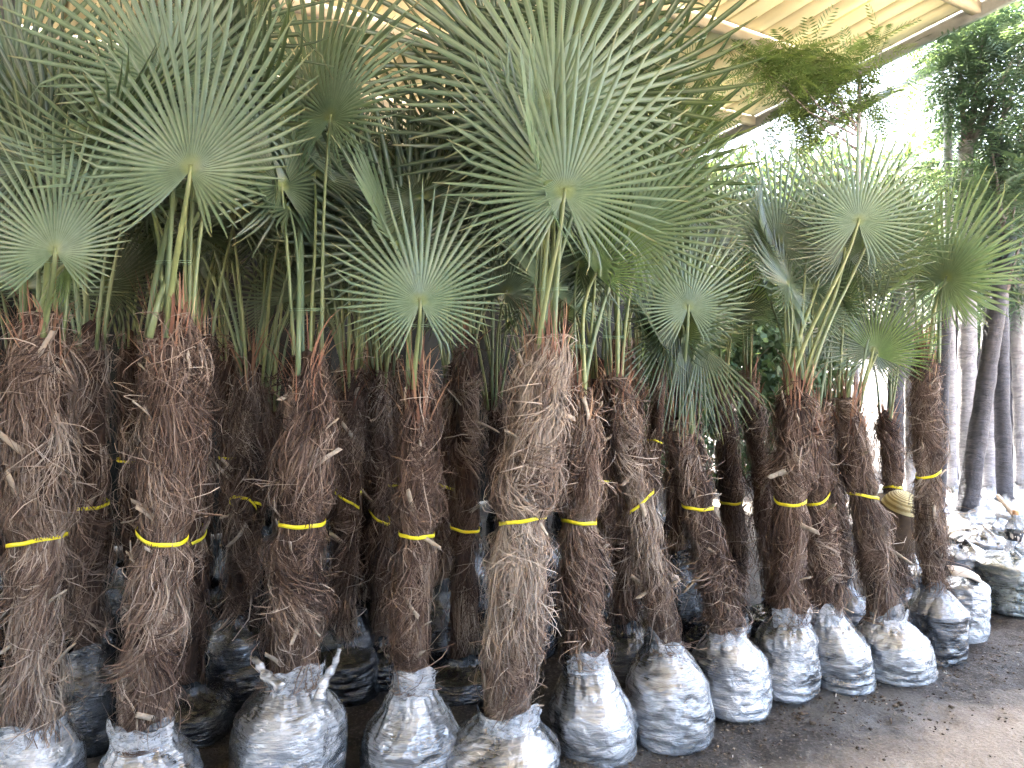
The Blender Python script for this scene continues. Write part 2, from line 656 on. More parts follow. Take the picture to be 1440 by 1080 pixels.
# added black sheets, behind the palms and behind camera left, to keep light out
t = NT('black_light_block')
M['light_block'] = t.p(Base_Color=t.ramp(t.noise(t.coord('Object'), 4, 4), [(.3, (.010, .011, .010)), (.7, (.022, .023, .021))]), Roughness=.9)
for q0, s_, n_ in ((6.7, 7.2, 16), (-.8, -5.9, 10)):
    for k in range(n_):
        a_, b_ = rf(q0 - k * 1.25, s_), rf(q0 - k * 1.25 - 1.2495, s_)
        hz = a_[2] - .3
        a_[2] = b_[2] = hz / 2 + .02
        beam('added_light_block', a_, b_, .03, hz, M['light_block'], roof)
# lower tie beam beyond the edge, with its stay
ba, bb = px(1150, 178, 9.2), px(1345, 78, 7.4)
beam('tie_beam', ba, bb, .07, .10, M['steel'], roof)
V, F = tube([px(1272, 112, 8.05), px(1322, 58, 7.6)], .012, 6)
obj('stay_rod', mesh('stay_rod', V, F, M['steel']), roof)
V, F = tube([px(1214, 147, 8.6), px(1158, 142, 8.8)], .014, 6)
obj('stay_rod', mesh('stay_rod', V, F, M['steel']), roof)

# ------------------------------------------------------------------ palm parts
def seg_len(phi, side=.50, p=2.6):
    return side + (1 - side) * np.cos(phi / 2) ** p


def blade_mesh(seed, nseg=44, span=300, cup=0.0, wing=.1, droop=0.0, mat='leaf', fold=.40, jitter=1.0, side=.50, pw=2.6):
    r = np.random.default_rng(seed)
    dphi = R(span) / nseg
    ts = np.array([.004, .15, .28, .42, .58, .76, .91, 1.0])
    wt = np.array([0, 0, 0, 1, 1.04, .86, .50, .10])
    V, F, tt, rn, md = [], [], [], [], []
    for i in range(nseg):
        ph = -R(span) / 2 + (i + .5) * dphi
        L = seg_len(ph, side, pw) * (1 + r.normal(0, .045))
        sp = .31 * min(1.0, .78 + .22 * math.cos(ph))      # joined part of the blade
        rr = r.random()
        dev = r.normal(0, .016) * jitter
        bend = r.normal(0, .05) * jitter + droop * (1 + .5 * (1 - math.cos(ph)))
        low = (1 - math.cos(ph)) / 2
        bend += r.normal(0, .07) * low * jitter
        kink = r.normal(0, .35) if r.random() < .16 * jitter else 0
        wspl = sp * math.tan(dphi / 2)
        base = len(V)
        x0, y0, z0 = 0, 0, 0
        for j, t_ in enumerate(ts):
            joined = t_ * L <= sp
            rad = t_ * L
            if joined:
                hw = rad * math.tan(dphi / 2)
                cphi = ph
                bz = 0
            else:
                u = (rad - sp) / (L - sp)
                hw = wspl * (1.0 - .10 * u) * (1 if u < .5 else 1 - (u - .5) ** 1.5 * 2.55)
                hw = max(hw, .0025)
                cphi = ph + dev * u + (kink * max(0, u - .72) if kink else 0)
                bz = bend * u * u * (L - sp) * 1.2
            dx, dy = math.sin(cphi), math.cos(cphi)
            fo = fold * hw * 2
            gz = cup * rad * rad + wing * (1 - math.cos(ph)) * .5 * rad + bz
            cxp = np.array([dx * rad, dy * rad, gz + fo * .5])
            per = np.array([dy, -dx, 0]) * hw * (.93 if not joined else 1)
            lo = np.array([0, 0, -fo])
            V += [cxp - per + lo, cxp, cxp + per + lo]
            tt += [t_] * 3
            rn += [rr] * 3
            md += [0, 1, 0]
            if j:
                b0, b1 = base + 3 * (j - 1), base + 3 * j
                F += [[b0, b0 + 1, b1 + 1, b1], [b0 + 1, b0 + 2, b1 + 2, b1 + 1]]
    return mesh('frond_blade', V, np.array(F), M[mat], False, {'tt': tt, 'rnd': rn, 'mid': md})


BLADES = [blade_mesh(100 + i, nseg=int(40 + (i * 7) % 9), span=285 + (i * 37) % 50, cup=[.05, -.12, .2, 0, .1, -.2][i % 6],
                     wing=[.10, .3, -.1, .2, .45, 0][i % 6], droop=[0, -.12, .1, -.2, -.05, .15][i % 6], jitter=[.8, 1.2, 1.0, 1.5][i % 4], mat='leaf' if i % 3 == 1 else 'leaf_shade') for i in range(12)]
HERO = [blade_mesh(300 + i, nseg=50, span=s, cup=c, wing=w, droop=d, jitter=j, side=.50 if i < 4 else .44, pw=2.6 if i < 4 else 4.2) for i, (s, c, w, d, j) in enumerate(
    [(318, .02, .05, -.02, .45), (300, .05, .12, -.02, .6), (290, .0, .2, .02, .6), (322, -.03, .05, -.02, .5), (285, .0, .25, .0, .6), (305, .05, .30, .02, .7)])]
CLOSED = [blade_mesh(450 + i, nseg=14, span=44 + 20 * i, cup=.1, wing=.1, droop=.02, mat='leaf_shade') for i in range(2)]
YOUNG = [blade_mesh(400 + i, nseg=34, span=170 + 40 * i, cup=.2, wing=.3, droop=.05, mat='leaf_young') for i in range(2)]


def stub_mesh(seed):
    r = np.random.default_rng(seed)
    L, W, T = r.uniform(.06, .14), r.uniform(.006, .011), .0028
    n = 6
    V = []
    cv = r.uniform(-.8, .8)
    for k in range(n):
        u = k / (n - 1)
        y = L * u
        z = cv * L * .6 * u * u
        w = W * (1.3 - .5 * u) * (1 + r.uniform(-.12, .12))
        for sx, sz in ((-1, -1), (1, -1), (1, 1), (-1, 1)):
            V.append([sx * w + .15 * cv * u * L, y + (sx * .006 if k == n - 1 else 0), z + sz * T])
    F = [[4 * k + i, 4 * k + (i + 1) % 4, 4 * k + 4 + (i + 1) % 4, 4 * k + 4 + i] for k in range(n - 1) for i in range(4)]
    F += [[3, 2, 1, 0], [4 * n - 4, 4 * n - 3, 4 * n - 2, 4 * n - 1]]
    return mesh('leaf_stub', V, np.array(F), M['stub'], False)


STUBS = [stub_mesh(500 + i) for i in range(8)]


class Trunk:
    """trunk surface in palm-local coordinates: h in 0..1 from neck to top"""

    def __init__(s, p0, p1, r0, seed, bow=0.0):
        s.p0, s.p1, s.r0, s.seed = np.array(p0, float), np.array(p1, float), r0, seed
        s.L = np.linalg.norm(s.p1 - s.p0)
        r = np.random.default_rng(seed)
        s.bow = np.array([r.normal(0, .012), r.normal(0, .012), 0]) + np.array([bow, 0, 0])

    def c(s, h):
        h = np.asarray(h)[..., None]
        return s.p0 + (s.p1 - s.p0) * h + s.bow * np.sin(h * np.pi)

    def rad(s, th, h):
        th, h = np.broadcast_arrays(th, h)
        q = np.stack([np.cos(th) * 1.1 + s.seed, np.sin(th) * 1.1, h * s.L * 4.5], -1).reshape(-1, 3)
        q2 = np.stack([np.cos(th) * 2.2 + s.seed, np.sin(th) * 2.2, h * s.L * 11], -1).reshape(-1, 3)
        n = (vnoise(q) * .20 + vnoise(q2) * .15).reshape(th.shape)
        prof = .86 + .14 * np.clip(h / .25, 0, 1) + .07 * np.sin(h * 2.8) - .30 * np.clip((h - .86) / .14, 0, 1)
        return s.r0 * .56 * (prof + n)

    def at(s, th, h, out=0.0):
        rr = s.rad(th, h) + out
        return s.c(h) + np.stack([np.cos(th) * rr, np.sin(th) * rr, np.zeros_like(rr)], -1)


def trunk_core(tr, nth=28, nh=50):
    th = np.arange(nth) / nth * 2 * np.pi
    h = np.linspace(-.06, 1.0, nh)
    TH, HH = np.meshgrid(th, h)
    V = tr.at(TH, HH, -.008).reshape(-1, 3)
    V = np.concatenate([V, tr.c(np.array([1.02]))])
    F = grid_faces(nth, nh, True)
    k = np.arange(0, nth, 2)
    o = (nh - 1) * nth
    F = np.concatenate([F, np.stack([np.full_like(k, len(V) - 1), o + k, o + k + 1, o + (k + 2) % nth], 1)])
    return mesh('trunk', V, F, M['core'])


def fibre_mesh(tr, r, nclump, per, tone0=.5, nseg=5, wid=.0015, hmax=1.0, tape_h=None):
    """matted hair: coherent tufts of strands sweeping round the trunk, plus strays"""
    S = nclump * per
    ch = np.sqrt(r.random(nclump)) if False else r.random(nclump) * 1.0
    cth = r.random(nclump) * 2 * np.pi
    # coherent sweep: neighbouring tufts share a direction through smooth noise
    q = np.stack([np.cos(cth) * 1.0 + tr.seed * 1.7, np.sin(cth) * 1.0, ch * tr.L * 3.2], 1)
    ca = 1.9 * vnoise(q) + r.normal(0, .28, nclump)           # angle from straight down
    ccv = r.normal(0, .9, nclump)
    cl = r.uniform(.10, .30, nclump)
    clift = np.abs(r.normal(.010, .014, nclump))
    shag = r.random(nclump) < .22
    clift[shag] += r.uniform(.010, .028, shag.sum())
    ca[shag] *= .5
    ct = tone0 + .06 + .26 * vnoise(q * 1.3 + 9) + r.normal(0, .13, nclump)
    idx = np.repeat(np.arange(nclump), per)
    spread = .03 / tr.r0
    th = cth[idx] + r.normal(0, spread, S)
    h = ch[idx] + r.normal(0, .022, S) / tr.L
    a = ca[idx] + r.normal(0, .11, S)
    cv = ccv[idx] + r.normal(0, .5, S)
    L = cl[idx] * r.uniform(.6, 1.15, S)
    lift = clift[idx] * r.uniform(.3, 1.6, S)
    tone = ct[idx] + r.normal(0, .14, S)
    stray = r.random(S) < .07
    a[stray] = r.uniform(-3.14, 3.14, stray.sum())
    lift[stray] *= 1.9
    tone[stray] += .18
    u = np.linspace(0, 1, nseg + 1)
    pts = np.zeros((S, nseg + 1, 3))
    thc, hc = th.copy(), h.copy()
    for j in range(nseg + 1):
        prof = np.sin(u[j] * np.pi * .75) * lift + .0015 + .003 * r.random(S)
        hh = np.clip(hc, -.02, hmax)
        if tape_h is not None:
            near = np.clip((np.abs(hc - tape_h) * tr.L - .012) / .05, 0, 1)
            prof = np.where(near < 1, np.minimum(prof, .003 + near * .03), prof)
        pts[:, j] = tr.at(thc, hh, prof)
        ang = a + cv * u[j] + r.normal(0, .10, S)
        st = L / nseg
        thc = thc + np.sin(ang) * st / tr.r0
        hc = hc - np.cos(ang) * st / tr.L
    # droop of lifted ends
    if tape_h is None:
        pts[:, :, 2] -= (lift[:, None] * 1.2) * u[None] ** 2
    else:
        pts[:, :, 2] -= (np.minimum(lift, .02)[:, None] * .8) * u[None] ** 2
    d = np.gradient(pts, axis=1)
    cen = tr.c(np.clip(h, 0, 1))
    out = pts - cen[:, None]
    out[:, :, 2] = 0
    side = np.cross(d, out)
    side /= np.linalg.norm(side, axis=2)[:, :, None] + 1e-9
    tw = r.normal(0, .5, S)[:, None, None]
    out /= np.linalg.norm(out, axis=2)[:, :, None] + 1e-9
    side = side * np.cos(tw) + out * np.sin(tw)
    w = wid * r.uniform(.6, 1.5, S)[:, None] * (1.05 - .75 * u[None] ** 2)
    V = np.stack([pts - side * w[:, :, None], pts + side * w[:, :, None]], 2).reshape(-1, 3)
    m = (nseg + 1) * 2
    b = np.arange(S)[:, None] * m + (np.arange(nseg) * 2)[None]
    b = b.ravel()
    F = np.stack([b, b + 1, b + 3, b + 2], 1)
    return mesh('trunk_fibre', V, F, M['fibre'], False, {'tone': np.repeat(np.clip(tone, 0, 1), m)})


def sheath_mesh(tr, r, n=60, hi=.26):
    """dry reddish leaf bases standing round the crown shaft"""
    V, F, tn = [], [], []
    for i in range(n):
        th = r.uniform(0, 6.283)
        h0 = r.uniform(.80, 1.0)
        p = tr.at(np.array([th]), np.array([h0]), 0)[0]
        L = r.uniform(.09, hi)
        lean = r.normal(.18, .22)
        az = th + r.normal(0, .5)
        o = np.array([math.cos(az), math.sin(az), 0])
        side = np.array([-math.sin(th), math.cos(th), 0])
        W = r.uniform(.0018, .0065)
        cv = r.normal(.15, .35)
        b = len(V)
        tone = np.clip(r.normal(.5, .25), 0, 1)
        for k in range(5):
            u = k / 4
            q = p + np.array([0, 0, 1]) * L * u * math.cos(lean) + o * L * (math.sin(lean) * u + cv * u * u * .5)
            q[2] -= max(0, cv) * L * u ** 3 * .4
            w = W * (1.1 - u * .95)
            V += [q - side * w, q + side * w]
            tn += [tone, tone]
            if k:
                F.append([b + 2 * k - 2, b + 2 * k - 1, b + 2 * k + 1, b + 2 * k])
    return mesh('dry_leaf_sheath', V, np.array(F), M['sheath'], False, {'tone': tn})


def tape_mesh(tr, h, r, n=48, w=.0070):
    th = np.arange(n) / n * 2 * np.pi
    tilt = r.normal(0, .022)
    hh = h + tilt * np.cos(th + r.uniform(0, 6)) / tr.L
    rr = tr.rad(th, hh)
    k = np.ones(9) / 9
    rr = np.convolve(np.concatenate([rr[-4:], rr, rr[:4]]), k, 'valid')
    V = []
    c = tr.c(hh)
    for dz, dr in ((-w, .013), (w, .013), (w, .0145), (-w, .0145)):
        rr2 = rr + dr
        V.append(c + np.stack([np.cos(th) * rr2, np.sin(th) * rr2, np.full(n, dz) + .0015 * np.sin(th * 5)], 1))
    V = np.concatenate(V)
    F = []
    i = np.arange(n)
    for a, b in ((0, 1), (1, 2), (2, 3), (3, 0)):
        F.append(np.stack([a * n + i, a * n + (i + 1) % n, b * n + (i + 1) % n, b * n + i], 1)[:, ::-1])
    return mesh('tape', V, np.concatenate(F), M['tape'])


def bag_mesh(r0, hz, rn, seed, mat, shift=(0, 0), style='bag', nth=96, nz=60):
    """film wrapped root ball, base at z=0, neck at z=hz centred on shift"""
    th = np.arange(nth) / nth * 2 * np.pi
    u = np.linspace(0, 1, nz)
    TH, U = np.meshgrid(th, u)
    if style == 'bag':
        s0 = (.50 + .05 * (seed % 4)) if seed not in (16, 15, 14) else .36
        sh = np.clip((U - s0) / (.95 - s0), 0, 1)
        sh = sh * sh * (3 - 2 * sh)
        prof = r0 * (1 - sh) + rn * sh
        bot = np.clip(U / .10, 0, 1)
        prof = prof * (.86 + .14 * np.sqrt(1 - (1 - bot) ** 2))
        prof += r0 * .05 * np.sin(np.clip(U / .55, 0, 1) * np.pi)
    elif style == 'drum':
        prof = r0 * (.90 + .10 * np.sqrt(np.clip(U / .12, 0, 1)))
        sh = np.clip((U - .80) / .20, 0, 1)
        prof = prof * (1 - sh ** 2.2) + rn * sh ** 2.2
    else:      # bucket: tapering pot with a rim, film drawn in above
        prof = r0 * (.80 + .20 * np.clip(U / .66, 0, 1))
        prof = np.where((U > .62) & (U < .68), r0 * 1.05, prof)
        sh = np.clip((U - .68) / .26, 0, 1)
        prof = prof * (1 - sh) + rn * sh
        sh = np.clip((U - .5) / .5, 0, 1)
    q = np.stack([np.cos(TH) + seed * 3.1, np.sin(TH), U * 2 * hz / r0 * .5], -1).reshape(-1, 3)
    lump = (fbm(q * 1.3, 2)).reshape(TH.shape)
    diag = np.stack([np.cos(TH) * 2 + seed, np.sin(TH) * 2, U * 7 + TH * .0], -1).reshape(-1, 3)
    rid = (1 - np.abs(fbm(diag * np.array([1, 1, 1.3]), 3))).reshape(TH.shape) - .6
    k = 9 + seed % 5
    gather = np.sin(TH * k + 3 * lump) * .5 + np.sin(TH * (k * 2 + 1) + 2) * .3
    amp = .05 if style == 'bag' else .018
    rad = prof + r0 * amp * lump * (1 - sh * .6) + .010 * rid + .007 * gather * sh * np.clip((1 - U) / .2, .15, 1)
    Z = U * hz
    # ragged lip with drawn-up ears
    lip = np.clip((U - .90) / .10, 0, 1)
    rag = fbm(np.stack([np.cos(th) * 1.3 + seed, np.sin(th) * 1.3, th * 0 + 1], 1), 2)
    rs = np.random.default_rng(seed)
    ears = sum(a * np.exp(-((th - c + np.pi) % (2 * np.pi) - np.pi) ** 2 / (2 * w * w)) for a, c, w in
               [(rs.uniform(.01, .035), rs.uniform(3.6, 5.9), rs.uniform(.25, .45)), (rs.uniform(.01, .045), rs.uniform(3.3, 6.2), .22)])
    Z = Z + lip * (.020 * rag[None] + ears[None])
    rad = rad + lip ** 2 * (.006 * np.abs(rag[None]) + .25 * ears[None])
    lin = np.clip(U * 1.05, 0, 1) ** 1.3
    sx = lin * shift[0]
    sy = lin * shift[1]
    V = np.stack([np.cos(TH) * rad + sx, np.sin(TH) * rad + sy, Z], -1).reshape(-1, 3)
    V = np.concatenate([V, [[0, 0, 0]]])
    F = grid_faces(nth, nz, True)
    kk = np.arange(0, nth, 2)
    F = np.concatenate([F, np.stack([np.full_like(kk, len(V) - 1), (kk + 2) % nth, kk + 1, kk], 1)])
    return mesh('root_bag', V, F, M[mat])


def loose_mesh(rn, z, shift, seed):
    """a loose torn flap of film standing round the neck"""
    r = np.random.default_rng(seed)
    n, m = 40, 7
    a0, sp = r.uniform(3.0, 4.6), r.uniform(1.2, 2.6)
    th = a0 + np.linspace(0, sp, n)
    u = np.linspace(0, 1, m)
    TH, U = np.meshgrid(th, u)
    top = .055 + .03 * fbm(np.stack([th * 1.6, th * 0 + seed, th * 0], 1), 2) + .01 * np.sin(np.linspace(0, np.pi, n))
    q = np.stack([TH * 3, U * 3, TH * 0 + seed], -1).reshape(-1, 3)
    rad = rn + .016 + .010 * U + .010 * fbm(q * 1.5, 3).reshape(TH.shape)
    Z = z - .07 + U * top[None] * 1.3
    V = np.stack([np.cos(TH) * rad + shift[0], np.sin(TH) * rad + shift[1], Z], -1).reshape(-1, 3)
    return mesh('loose_film', V, grid_faces(n, m), M['loose'])


def frond(root, base, hub, tipdir, normal, size, me, name='frond', thick=.0055):
    """blade object with its stalk as a child; base, hub in palm-local coordinates"""
    y = Vector(tipdir).normalized()
    z = Vector(normal)
    z = (z - y * z.dot(y)).normalized()
    x = y.cross(z)
    m = Matrix(((x[0], y[0], z[0], hub[0]), (x[1], y[1], z[1], hub[1]), (x[2], y[2], z[2], hub[2]), (0, 0, 0, 1)))
    m = m @ Matrix.Scale(size, 4)
    o = obj(name, me, root)
    o.matrix_local = m
    # stalk: a curve that leaves the trunk upwards and enters the blade along its axis
    b, h = Vector(base), Vector(hub)
    d = (h - b).length
    c1 = b + (Vector((0, 0, 1)) + (h - b).normalized() * 1.2) * d * .2
    c2 = h - (y * .6 + (h - b).normalized() * .4) * d * .35
    inv = m.inverted()
    pts = []
    for k in range(9):
        u = k / 8
        p = b * (1 - u) ** 3 + c1 * 3 * u * (1 - u) ** 2 + c2 * 3 * u * u * (1 - u) + h * u ** 3
        pts.append(p)
    pts.append(h + y * .03 * size)
    pts = [tuple(inv @ p) for p in pts]
    rad = np.linspace(thick * 1.5, thick * .8, len(pts)) / size
    V, F = tube(pts, rad, 6)
    s = obj('petiole', mesh('petiole', V, F, M['petiole']), o)
    return o


def random_fronds(root, tr, r, n, size=(.42, .60), lean=(.05, .55), plen=(.45, .9), back=False, young=.05, closed=.22):
    top = tr.c(np.array([.97]))[0]
    for i in range(n):
        az = i * 2.399 + r.uniform(-.4, .4) + r.uniform(0, 6.28) * (i == 0)
        if back and math.sin(az) < -.15:
            az = -az
        le = lean[0] + (lean[1] - lean[0]) * (r.random() ** .8)
        pl = r.uniform(*plen) * (1 - .25 * le)
        o = np.array([math.cos(az), math.sin(az), 0])
        d = o * math.sin(le) + np.array([0, 0, 1]) * math.cos(le)
        hub = top + d * pl
        base = top + o * tr.r0 * .45 + np.array([0, 0, -.06])
        le2 = le + r.normal(.14, .2)
        tip = o * math.sin(le2) + np.array([0, 0, 1]) * math.cos(le2)
        nrm = -o * math.cos(le2) + np.array([0, 0, 1]) * math.sin(le2)
        sidev = np.array([-o[1], o[0], 0])
        nrm = nrm + sidev * r.normal(0, .45)
        tip = tip + sidev * r.normal(0, .2)
        me = BLADES[r.integers(len(BLADES))]
        sz = r.uniform(*size)
        if r.random() < closed:
            me = CLOSED[r.integers(2)]
        elif r.random() < young:
            me, sz = YOUNG[r.integers(2)], sz * .7
        frond(root, base, hub, tip, nrm, sz, me)


def add_stubs(root, tr, r, n, front=True):
    for i in range(n):
        th = r.uniform(-math.pi, 0) if front else r.uniform(0, 6.28)     # -Y is the camera side
        h = r.uniform(.02, .9)
        p = tr.at(np.array([th]), np.array([h]), .002)[0]
        o = np.array([math.cos(th), math.sin(th), 0])
        side = np.array([-o[1], o[0], 0])
        a = r.normal(.45, .25)
        up = 1 if r.random() < .75 else -.4
        d = o * math.sin(a) + np.array([0, 0, up]) * math.cos(a) + side * r.normal(0, .5)
        y = Vector(d).normalized()
        z = Vector(o) + Vector(side) * r.normal(0, .5)
        z = (z - y * z.dot(y)).normalized()
        x = y.cross(z)
        s = obj('leaf_stub', STUBS[r.integers(len(STUBS))], root)
        s.matrix_local = Matrix(((x[0], y[0], z[0], p[0]), (x[1], y[1], z[1], p[1]), (x[2], y[2], z[2], p[2]), (0, 0, 0, 1))) @ Matrix.Scale(r.uniform(.55, 1.1), 4)


def twine_ring(root, c, rad):
    V, F = [], []
    th = np.linspace(0, 2 * np.pi * 2, 48)
    pts = np.stack([c[0] + np.cos(th) * rad, c[1] + np.sin(th) * rad * .8, c[2] + th * .0011 + .004 * np.sin(th)], 1)
    V, F = tube(pts, .0011, 4)
    obj('twine', mesh('twine', V, F, M['twine']), root)


def palm(label, bx, Y, neck, top, r0, tape_y, bag, seed, group=None, dens=(210, 34), fans=(), nrand=8, stubs=12, tone=.5,
         topY=None, mat='film', style='bag', twine=True, sheath=70, lean=(.04, .36), wid=.0015, bow=0.0, plen=(.45, .85), size=(.42, .58), neckx=None):
    """bx: pixel column of the bag; neck, top: pixels of trunk foot and top; bag: radius"""
    r = np.random.default_rng(seed)
    P = px(bx, 800, Y)
    P[2] = ground_z(P)[0] - .006
    root = thing('palm_tree', label, 'palm tree', tuple(P), 0, group)
    n = px(neckx or neck[0], neck[1], Y) - P
    tp = px(top[0], top[1], topY or Y) - P
    tr = Trunk((n[0], n[1], n[2]), tp, r0, seed, bow)
    obj('trunk', trunk_core(tr), root)
    h = None
    if tape_y:
        tz = px(bx, tape_y, Y - r0)[2] - P[2]
        h = (tz - n[2]) / (tp[2] - n[2])
    obj('trunk_fibre', fibre_mesh(tr, r, dens[0], dens[1], tone, wid=wid, tape_h=h), root, kind='stuff')
    obj('dry_leaf_sheath', sheath_mesh(tr, r, sheath), root, kind='stuff')
    if tape_y:
        obj('tape', tape_mesh(tr, h, r), root)
    rn = r0 * .66 + .016
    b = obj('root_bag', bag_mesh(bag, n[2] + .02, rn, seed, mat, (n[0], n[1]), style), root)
    if mat == 'film':
        obj('loose_film', loose_mesh(rn, n[2] + .02, (n[0], n[1]), seed), b)
    add_stubs(root, tr, r, stubs)
    for f in fans:
        hx, hy, hY, size_px, roll, yaw, tilt = f[:7]
        me = f[7] if len(f) > 7 else HERO[r.integers(len(HERO))]
        hub = px(hx, hy, hY) - P
        ro, ya, ti = R(roll), R(yaw), R(tilt)
        rm = Matrix.Rotation(ya, 3, 'Z') @ Matrix.Rotation(-ti, 3, 'X') @ Matrix.Rotation(ro, 3, 'Y')
        tip = rm @ Vector((0, 0, 1))
        nrm = rm @ Vector((0, -1, 0))
        base = tr.c(np.array([.94]))[0] + np.array([r.normal(0, r0 * .35), -r0 * .3 + r.normal(0, r0 * .2), 0])
        frond(root, base, hub, tip, nrm, size_px / FPX * hY, me, thick=.0075)
    random_fronds(root, tr, r, nrand, lean=lean, plen=plen, size=size, back=len(fans) > 0)
    if twine:
        twine_ring(root, tr.c(np.array([1.0]))[0] + np.array([0, 0, .16]), r0 * .5)
    return root


# ------------------------------------------------------------------ front row
H, B, Yg = HERO, BLADES, YOUNG
FR = 'palms in the front row'
palm('shaggy palm at the left edge of the front row, pale fan leaf low', 36, 2.62, (44, 1018), (58, 440), .138, 775, .165, 11, FR, (260, 36), tone=.55,
     fans=[(78, 354, 2.45, 205, -3, -5, 8, H[4]), (70, 200, 2.85, 215, -12, 20, 5, B[2]), (20, 110, 2.9, 220, -20, 30, 0, B[4]),
           (95, 372, 2.55, 80, 125, -30, 10, Yg[0])], nrand=4, sheath=80)
palm('thick shaggy palm with large bright fan leaf, second from left in front', 205, 2.62, (205, 1022), (245, 440), .116, 765, .17, 12, FR, (240, 36), tone=.50, stubs=20,
     fans=[(268, 240, 2.45, 280, 5, -8, 6, H[5]), (240, 120, 2.75, 280, -8, 15, -5, H[4]), (340, 170, 2.95, 250, 34, -40, -8, B[2]), (300, 60, 2.9, 250, 12, -25, -8, B[3])], nrand=4, sheath=90)
p4 = palm('broad palm with bag tied into twisted corners, no open fan in front', 405, 2.86, (410, 945), (432, 500), .122, 742, .20, 13, FR, (240, 34), tone=.42, stubs=16,
     fans=[(440, 130, 3.3, 250, 14, -30, 5, B[4])], nrand=5, plen=(.6, 1.0))
palm('slim palm with dark round fan leaf low over its trunk', 576, 2.96, (580, 952), (588, 520), .090, 757, .18, 14, FR, (190, 32), tone=.47, stubs=9,
     fans=[(591, 425, 2.82, 175, -2, 4, 4, H[0]), (572, 350, 3.15, 235, -8, 14, 4, B[0])], nrand=3, plen=(.5, .8))
palm('stoutest golden-haired palm under the largest fan leaf at the centre', 702, 2.95, (712, 1002), (772, 470), .140, 742, .218, 15, FR, (330, 38), tone=.66, stubs=12,
     fans=[(794, 272, 2.75, 245, 2, -4, 4, H[0]), (778, 150, 3.0, 300, -4, 6, 2, H[3]), (745, 215, 3.2, 260, -22, 18, 2, B[3]), (860, 130, 3.2, 260, 14, -22, 0, B[8]),
           (700, 90, 3.3, 260, -24, 20, -5, B[0]), (815, 30, 3.2, 240, 6, -10, -5, B[6])], nrand=4, sheath=110)
palm('palm pressed against the right side of the golden-haired one', 838, 3.15, (822, 918), (812, 545), .104, 740, .172, 16, FR, (210, 34), tone=.50, stubs=12,
     fans=[(885, 325, 3.2, 205, 25, -25, 0, H[2]), (838, 385, 3.12, 95, 50, -15, 0, Yg[0])], nrand=4)
palm('palm leaning left with many pale stubs, shiny bag, right of centre', 945, 3.28, (932, 898), (862, 530), .088, 712, .178, 17, FR, (170, 32), tone=.43, stubs=18,
     fans=[(880, 250, 3.4, 230, 15, -20, -5, B[8])], nrand=4, size=(.36, .5))
palm('leaning palm with small starry fan leaf low and hanging green blades', 1034, 3.50, (1020, 885), (955, 590), .092, 716, .165, 18, FR, (170, 32), tone=.40, stubs=14,
     fans=[(968, 432, 3.4, 130, 0, 0, 10, H[0]), (962, 470, 3.45, 150, 178, 10, 10, CLOSED[0]), (985, 480, 3.4, 140, 162, -20, 10, CLOSED[1]), (950, 450, 3.5, 130, 205, 0, 10, CLOSED[1])], nrand=5, size=(.34, .46), plen=(.35, .6))
palm('upright palm with egg-shaped narrow bag and stalks sweeping right', 1108, 3.65, (1108, 862), (1120, 535), .102, 708, .140, 19, FR, (180, 32), tone=.43, stubs=12,
     fans=[(1207, 312, 3.5, 140, 8, -8, 2, H[0]), (1095, 340, 3.8, 150, -6, 10, 4, H[1]), (1160, 330, 3.9, 140, -10, 10, 0, B[1]), (1188, 352, 3.72, 125, -4, 5, 0, B[6]), (1218, 345, 3.68, 115, 22, -25, 0, B[2])], nrand=5, size=(.32, .42))
palm('palm half hidden behind the egg-shaped bag, wide wrinkled bag', 1186, 3.77, (1162, 858), (1142, 590), .088, 705, .155, 20, FR, (140, 30), tone=.38, stubs=8,
     fans=[(1190, 400, 3.9, 130, 20, -25, 0, B[3])], nrand=4, size=(.28, .38), topY=3.85)
palm('leaning palm with smooth flat-bottomed bag beside the straw hat', 1266, 3.86, (1244, 862), (1190, 560), .100, 703, .172, 21, FR, (190, 32), tone=.46, stubs=9,
     fans=[(1232, 500, 3.85, 85, 30, -20, 0, Yg[0]), (1228, 492, 3.85, 120, 10, -10, 5, B[2]), (1262, 350, 4.0, 100, 10, -30, 0, B[4])], nrand=4, size=(.28, .36))
palm('slim upright palm standing in a dark film-wrapped bucket, rightmost of the row', 1325, 4.10, (1313, 828), (1301, 490), .080, 667, .150, 22, FR, (170, 30), tone=.44, stubs=7,
     fans=[(1330, 392, 4.05, 145, 30, -62, -5, B[1]), (1326, 385, 4.15, 125, 15, -66, 0, B[4]), (1335, 398, 4.1, 90, 80, -50, -10, B[7])], nrand=2, size=(.26, .34), style='bucket', mat='film_grey', lean=(.02, .25))

for pts_ in ([(398, 968, 2.66), (372, 948, 2.68), (362, 930, 2.70), (352, 925, 2.72)], [(450, 985, 2.68), (456, 958, 2.70), (470, 936, 2.71), (478, 912, 2.72)]):
    pp = np.array([px(*p_) for p_ in pts_]) - np.array(p4.location)
    uu = np.linspace(0, 1, 16)
    pp = np.stack([np.interp(uu, np.linspace(0, 1, 4), pp[:, i]) for i in range(3)], 1)
    V, F = tube(pp, (.022 - .014 * uu) * (1 + .25 * np.sin(uu * 26)), 10)
    obj('film_twist', mesh('film_twist', V, F, M['film']), p4)

